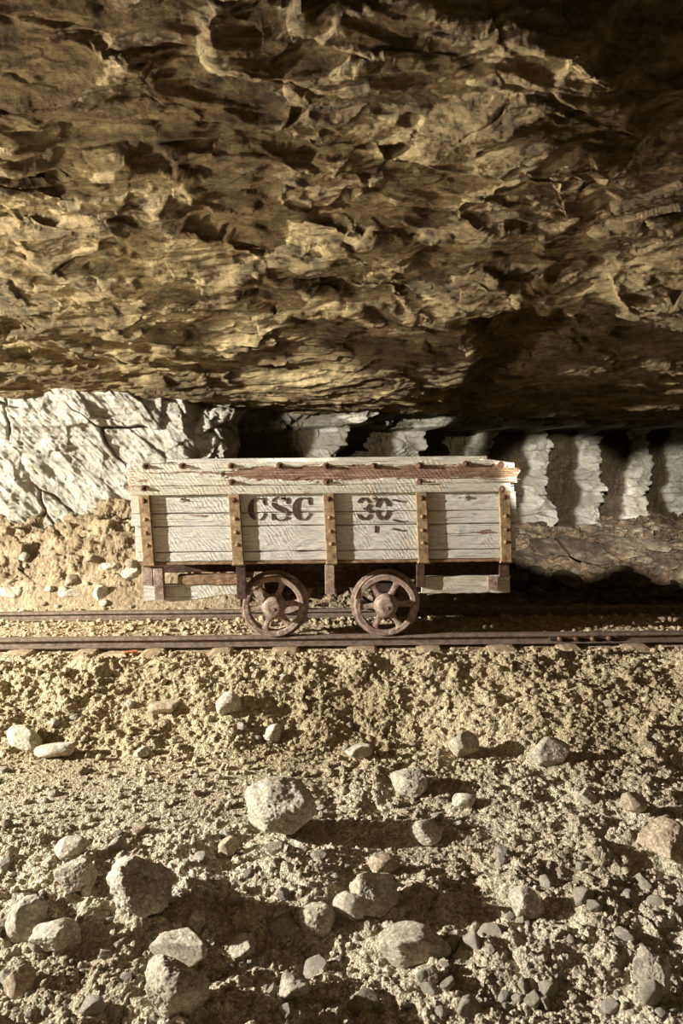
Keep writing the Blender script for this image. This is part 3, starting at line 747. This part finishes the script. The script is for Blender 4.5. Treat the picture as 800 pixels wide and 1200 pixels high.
rocks = [
 (327,990,84,64,'big craggy pale boulder alone on the smooth foreground ground, casting the longest shadow','rock',3,(0,.05,.4),.85,14,.10),
 (480,936,46,27,'pale rounded stone behind and right of the big boulder','rock',5,(0,0,0),.8,8,.09),
 (500,993,42,25,'small white stone sitting at the tip of the big boulder shadow','rock',6,(0,.1,0),.8,7,.07),
 (645,900,46,36,'pale flat slab leaning on the right side of the bank','rock',8,(.2,.5,.2),.5,16,.05),
 (545,893,38,30,'pointed grey stone on the bank just left of the leaning slab','rock_grey',9,(0,-.3,0),.8,16,.06),
 (420,890,34,14,'low flat pale stone at the foot of the bank, in line above the small stones','rock',10,(0,0,0),.8,14,.06),
 (158,1078,84,62,'large rounded crusty clod below and left of the big boulder','rock',12,(0,.1,0),.9,7,.16),
 (210,1146,62,86,'slate grey layered slab lying diagonally in the bottom left rubble','rock_grey',14,(.5,.75,.0),.4,18,.06),
 (204,1205,82,72,'large rough grey block cut off by the bottom edge, left of centre','rock_grey',15,(0,0,.2),.9,14,.11),
 (438,1072,62,52,'grey angular rock, tallest of the cluster right of the bottom centre','rock_grey',17,(0,-.2,.3),.9,15,.08),
 (410,1086,44,34,'smooth tan wedge leaning against the front of the angular rock cluster','rock',18,(0,.3,0),.8,10,.05),
 (485,1132,92,38,'long flat dark-fronted slab near the bottom centre','rock_grey',19,(0,0,.1),.7,16,.06),
 (447,1030,42,22,'low brownish stone behind the angular rock cluster','rock_tan',20,(0,0,0),.8,9,.06),
 (620,1080,44,38,'pale upright stone casting a long shadow toward the right edge','rock',22,(0,.2,.1),.8,12,.08),
 (372,1102,46,40,'blocky grey stone left of the angular rock cluster','rock_grey',24,(0,0,.3),.9,13,.08),
 (770,1168,52,54,'jagged pale rock near the bottom right corner','rock',25,(.1,-.2,.1),.8,16,.09),
 (28,1104,48,60,'tilted smooth block standing near the left edge of the foreground','rock',26,(.1,.55,.1),.7,16,.05),
 (266,1008,28,25,'small orange-tan stone left of the big boulder','rock_tan',28,(0,0,0),.8,8,.05),
 (320,1004,26,14,'thin grey chip wedged under the front of the big boulder','rock_grey',29,(0,0,0),.7,16,.04),
 (24,884,48,24,'dark rounded rock on the bank at the left edge','rock_grey',31,(0,.35,0),.7,8,.05),
 (62,892,52,18,'long low stone beside the dark rock at the left edge','rock_grey',32,(0,-.1,0),.6,8,.04),
 (790,1015,62,44,'large buried rock at the right edge of the foreground','rock_tan',33,(0,0,.2),.9,10,.08),
 (165,890,22,13,'small stone at the foot of the bank on the left','rock',34,(0,0,0),.8,9,.05),
 (80,1010,42,26,'rounded pale stone at the top of the left rubble heap','rock',35,(0,0,.3),.8,8,.07),
 (84,1050,54,34,'angular pale rock in the middle of the left rubble heap','rock',36,(0,.2,.3),.8,15,.07),
 (100,1052,16,20,'tiny upright pale stone in the left rubble heap','rock',37,(0,.2,0),.8,8,.05),
 (60,1120,60,34,'wide low rock below the left rubble heap','rock',38,(0,-.15,0),.8,13,.08),
 (20,1172,40,40,'tan lump at the left edge near the bottom','rock_tan',39,(0,.2,0),.8,9,.08),
 (230,1096,22,28,'small cone-shaped stone in the shaded hollow at bottom left','rock',41,(0,.1,0),.8,10,.06),
 (283,1125,34,24,'two-lobed pale stone in the shaded hollow','rock',42,(0,0,0),.8,7,.1),
 (345,1175,40,24,'flat pale stone on the near side of the shaded hollow','rock',43,(0,0,0),.8,10,.07),
 (500,1160,30,26,'round grey stone below the long flat slab','rock_grey',44,(0,0,0),.9,8,.07),
 (545,950,30,18,'pale lump right of the stone behind the boulder','rock',46,(0,0,0),.8,10,.06),
 (745,955,34,22,'tan stone with a dark shadow on the right slope','rock_tan',47,(0,.2,0),.8,12,.06),
 (690,945,26,18,'small grey stone on the right slope','rock_grey',48,(0,0,0),.8,10,.05),
 (318,870,22,20,'round pale stone set in the bank below the left wheel','rock',49,(0,0,0),.8,7,.05),
 (268,840,34,28,'angular stone jutting from the bank below the cart left end','rock',50,(0,.3,.2),.8,14,.06),
 (190,842,36,18,'tan flat rock jutting over a dark hollow in the bank','rock_tan',51,(0,.1,0),.8,12,.06),
 (82,703,30,12,'long white stone on the far left beside the track','rock',53,(0,0,0),.6,12,.05),
 (117,706,17,20,'white upright stone left of the cart beside the track','rock',54,(0,.1,0),.8,12,.05),
 (152,681,26,16,'grey rock on the debris slope touching the cart left end','rock_grey',55,(0,0,0),.8,10,.06),
 (12,703,26,14,'dark stone at the left edge beyond the far rail','rock_grey',56,(0,0,0),.8,10,.06),
 (129,672,24,12,'flat grey stone on the debris slope left of the cart','rock_grey',57,(0,.1,0),.8,14,.06),
 (434,752,14,9,'small white stone in front of the near rail by the right wheel','rock',58,(0,0,0),.8,9,.05),
 (24,723,12,8,'small pale stone between the rails at the left','rock',59,(0,0,0),.8,9,.05),
]
for i, rk in enumerate(rocks):
    px, pb, w, h, lab, mt, sd, rt, dp, so_, rg = rk
    place_rock('boulder' if w > 80 and h > 60 else 'rock', px, pb, w, h, lab, mt, sd, rt, dp, so_, rg, sub=6 if w > 40 else 5, cat='rock', sink=.04 if h > 60 and w > 80 else .12)
# slabs below the right part of the wall
slabs = [(622,672,70,16,.25,'long dark slab tipping down just right of the cart'),(655,652,60,12,.12,'thin dark slab under the first rock pillar right of the cart'),(690,662,64,18,.3,'broad brown slab in the middle of the right debris'),
 (735,655,50,14,-.12,'flat brown slab below the third pillar'),(775,648,44,12,.1,'pale flat slab near the right edge of the debris'),(745,690,48,12,.1,'low slab nearest the track at the right'),(668,690,40,14,.3,'tilted slab nearest the cart shadow'),(712,640,40,10,.05,'small flat slab below the second pillar'),(640,690,20,10,.2,'pale chunk in front of the right debris'),(785,672,36,14,-.1,'brown slab at the right edge')]
for i, (px, pb, w, h, tl_, lab) in enumerate(slabs):
    place_rock('rock_slab', px, pb, w, h*.8, lab, 'rock_mid' if i in (4, 8) else 'rock_dark', 80+i, (.25, tl_, R.uniform(-.3,.3)), .9, 20, .05, 5, .15, .5, cat='rock')

# countable small stones, individual copies
temps = []
for i in range(10):
    v, f = rock_vf(300+i, 4, planes=11, rough=.07, soft=[9,16,24][i % 3], cut=.5); temps.append(v)
def scatter(n, reg, smin, smax, label, group, mats, name='small_stone', pw=2.5, seed=1, flat=1., tilt=.3):
    rs = np.random.RandomState(seed); tm = {}
    xs = []; 
    while len(xs) < n:
        px, py = rs.uniform(reg[0], reg[2]), rs.uniform(reg[1], reg[3])
        r = ray(px, py); 
        c = hit(px, py) 
        if any((c.x-q[0])**2+(c.y-q[1])**2 < (smin*.9)**2 for q in xs): continue
        xs.append((c.x, c.y))
    for (x, y) in xs:
        k = rs.randint(len(temps)); mt = mats[rs.randint(len(mats))]
        if (k, mt) not in tm:
            me = mesh_np(name, temps[k], ICO[4][1]); me.materials.append(M[mt]); tm[(k, mt)] = me
        s_ = smin+(smax-smin)*rs.rand()**pw
        o = link(name, tm[(k, mt)], None, None, (x, y, gz(x, y)+s_*.10))
        o.scale = (s_, s_*rs.uniform(.6,1), s_*rs.uniform(.5,.85)*flat); o.rotation_euler = (rs.uniform(-tilt,tilt), rs.uniform(-tilt,tilt), rs.uniform(0,6.28))
        tag(o, label, 'stone', group)
scatter(120, (-10,990,810,1195), .028, .10, 'small pale stone lying loose in the foreground rubble', 'small stones in the foreground rubble', ['rock','rock','rock_grey'], seed=11)
scatter(70, (-5,785,805,985), .025, .08, 'small pale stone on the crumbling bank below the track', 'small stones on the bank', ['rock','rock','rock_tan'], seed=12)
scatter(60, (600,640,800,700), .05, .16, 'small dark stone in the debris below the rock pillars', 'small stones in the right debris', ['rock_dark','rock_dark','rock_mid'], seed=13, flat=.5, tilt=.6, pw=1.5)
scatter(40, (0,640,165,712), .03, .12, 'small stone on the debris slope left of the cart', 'small stones on the left debris slope', ['rock','rock_grey','rock_tan'], seed=14)

# wood scraps in front of the near rail
def scrap(px, py, L, W, rz, lab, mat, sd, T=.02, cat='wood scrap', name='wood_scrap'):
    c = hit(px, py); b = plank(-L/2, L/2, -W/2, W/2, 0, T, sd, .004, .02, .02, 14, 3, .002)
    o = b.build(name, M[mat], None, loc=(c.x, c.y, gz(c.x,c.y)-.002)); o.rotation_euler = (R.uniform(-.15,.15), R.uniform(-.08,.08), rz); tag(o, lab, cat)
scrap(133,769,.16,.05,-.15,'pale wood scrap with one orange end left of the cart in front of the rail','tie',3)
scrap(153,768,.08,.06,.4,'orange-brown broken wood chunk touching the pale scrap','brick',4,.03)
scrap(263,763,.14,.018,.9,'thin white splinter crossing the bed below the cart left end','tie',5,.012)
scrap(244,765,.12,.03,.1,'pale flat splinter beside the thin white splinter','tie',6,.012)
scrap(500,760,.10,.04,-.2,'small pale wood flake right of the right wheel','tie',7,.012)

# uncountable gravel and crumbs
def gravel(name, n, reg, smin, smax, mat, seed, label, pw=4, sub=2, flat=1.):
    rs = np.random.RandomState(seed); x0, y0, x1, y1 = reg
    y = y0+(y1-y0)*rs.rand(n)**1.15; a = .25+.5*y; x = np.clip(rs.uniform(-1,1,n)*a, x0, x1)
    if x0 > -5 : x = rs.uniform(x0, x1, n)
    ok = y < 6.35+np.maximum(x+1.16, 0)*.788; x = x[ok]; y = y[ok]; n = len(x)
    if name == 'track_gravel':
        ok = (np.abs(y-YN) > .07) & (np.abs(y-YF) > .07); x = x[ok]; y = y[ok]; n = len(x)
    if name == 'foreground_gravel':
        ok = np.all([(x-a)**2+(y-b)**2 > r*r for a, b, r in KEEP], axis=0); x = x[ok]; y = y[ok]; n = len(x)
    z = ground(x, y); s_ = smin+(smax-smin)*rs.rand(n)**pw
    s_ *= np.clip(y/3.0, .7, 2.)
    v0 = [rock_vf(500+i, sub, rough=.05, soft=14, planes=9, cut=.5)[0]*np.array([1,1,flat]) for i in range(8)]; f0 = ICO[sub][1]; nv = len(v0[0])
    V = np.empty((n, nv, 3)); 
    for i in range(n):
        a = rs.uniform(0, 6.28); ca, sa = math.cos(a), math.sin(a); v = v0[i % 8]*np.array([1, rs.uniform(.7,1), rs.uniform(.55,.9)])*s_[i]
        V[i,:,0] = v[:,0]*ca-v[:,1]*sa+x[i]; V[i,:,1] = v[:,0]*sa+v[:,1]*ca+y[i]; V[i,:,2] = v[:,2]+z[i]+s_[i]*.15
    Fs = (f0[None]+(np.arange(n)*nv)[:,None,None]).reshape(-1,3)
    tag(link(name, mesh_np(name, V.reshape(-1,3), Fs), M[mat]), label, 'gravel', kind='stuff')
gravel('foreground_gravel', 9000, (-9,1.9,9,4.7), .006, .038, 'floor', 21, 'loose pale crumbs and grit strewn over the foreground floor and bank')
gravel('track_gravel', 9000, (-4.9,4.75,4.9,6.15), .007, .03, 'floor', 22, 'loose grit and small chips along the track bed')
gravel('debris_gravel', 2500, (1.1,6.3,7.5,9.6), .02, .12, 'rock_dark', 23, 'broken shale chips heaped below the rock pillars', flat=.55)

# ------------------------------------------------------------------ light
def lamp(name, ty, loc, e, c, size=.1, target=None, **k):
    l = bpy.data.lights.new(name, ty); l.energy = e; l.color = c
    if ty != 'SUN': l.shadow_soft_size = size
    for a, v in k.items(): setattr(l, a, v)
    o = bpy.data.objects.new(name, l); col.objects.link(o); o.location = loc
    if target: o.rotation_euler = (Vector(target)-Vector(loc)).to_track_quat('-Z','Y').to_euler()
    return o
lamp('work_lamp', 'POINT', (-8.0, 2.7, 2.25), 8400, (1,.975,.93), .06)
lamp('ceiling_fill', 'SPOT', (-4.4, 3.0, .9), 980, (1,.91,.78), .12, (-.2, 4.1, 3.0), spot_size=math.radians(62), spot_blend=1.)  # added fill spot, brightens the ceiling only
lamp('ridge_fill', 'SPOT', (-2.5, .6, 2.1), 3000, (1,.97,.91), .06, (.5, 8.3, 1.42), spot_size=math.radians(10.5), spot_blend=.25)  # added narrow fill, lights the ridges seen above the cart
lamp('pillar_fill', 'SPOT', (.35, .6, 2.1), 5600, (1,.97,.92), .06, (2.80, 9.6, .29), spot_size=math.radians(13.5), spot_blend=.3)  # added fill for the nearer pillars, no real fixture
lamp('pillar_fill', 'SPOT', (.35, .6, 2.1), 5600, (1,.97,.92), .06, (4.75, 10.6, -.02), spot_size=math.radians(13.5), spot_blend=.3)  # second added fill, for the farther pillars
w = bpy.data.worlds.new('world'); bpy.context.scene.world = w; w.use_nodes = True
w.node_tree.nodes['Background'].inputs[0].default_value = (1,.82,.58,1); w.node_tree.nodes['Background'].inputs[1].default_value = .13
sc = bpy.context.scene
sc.view_settings.view_transform = 'Standard'; sc.view_settings.look = 'None'; sc.view_settings.exposure = 0
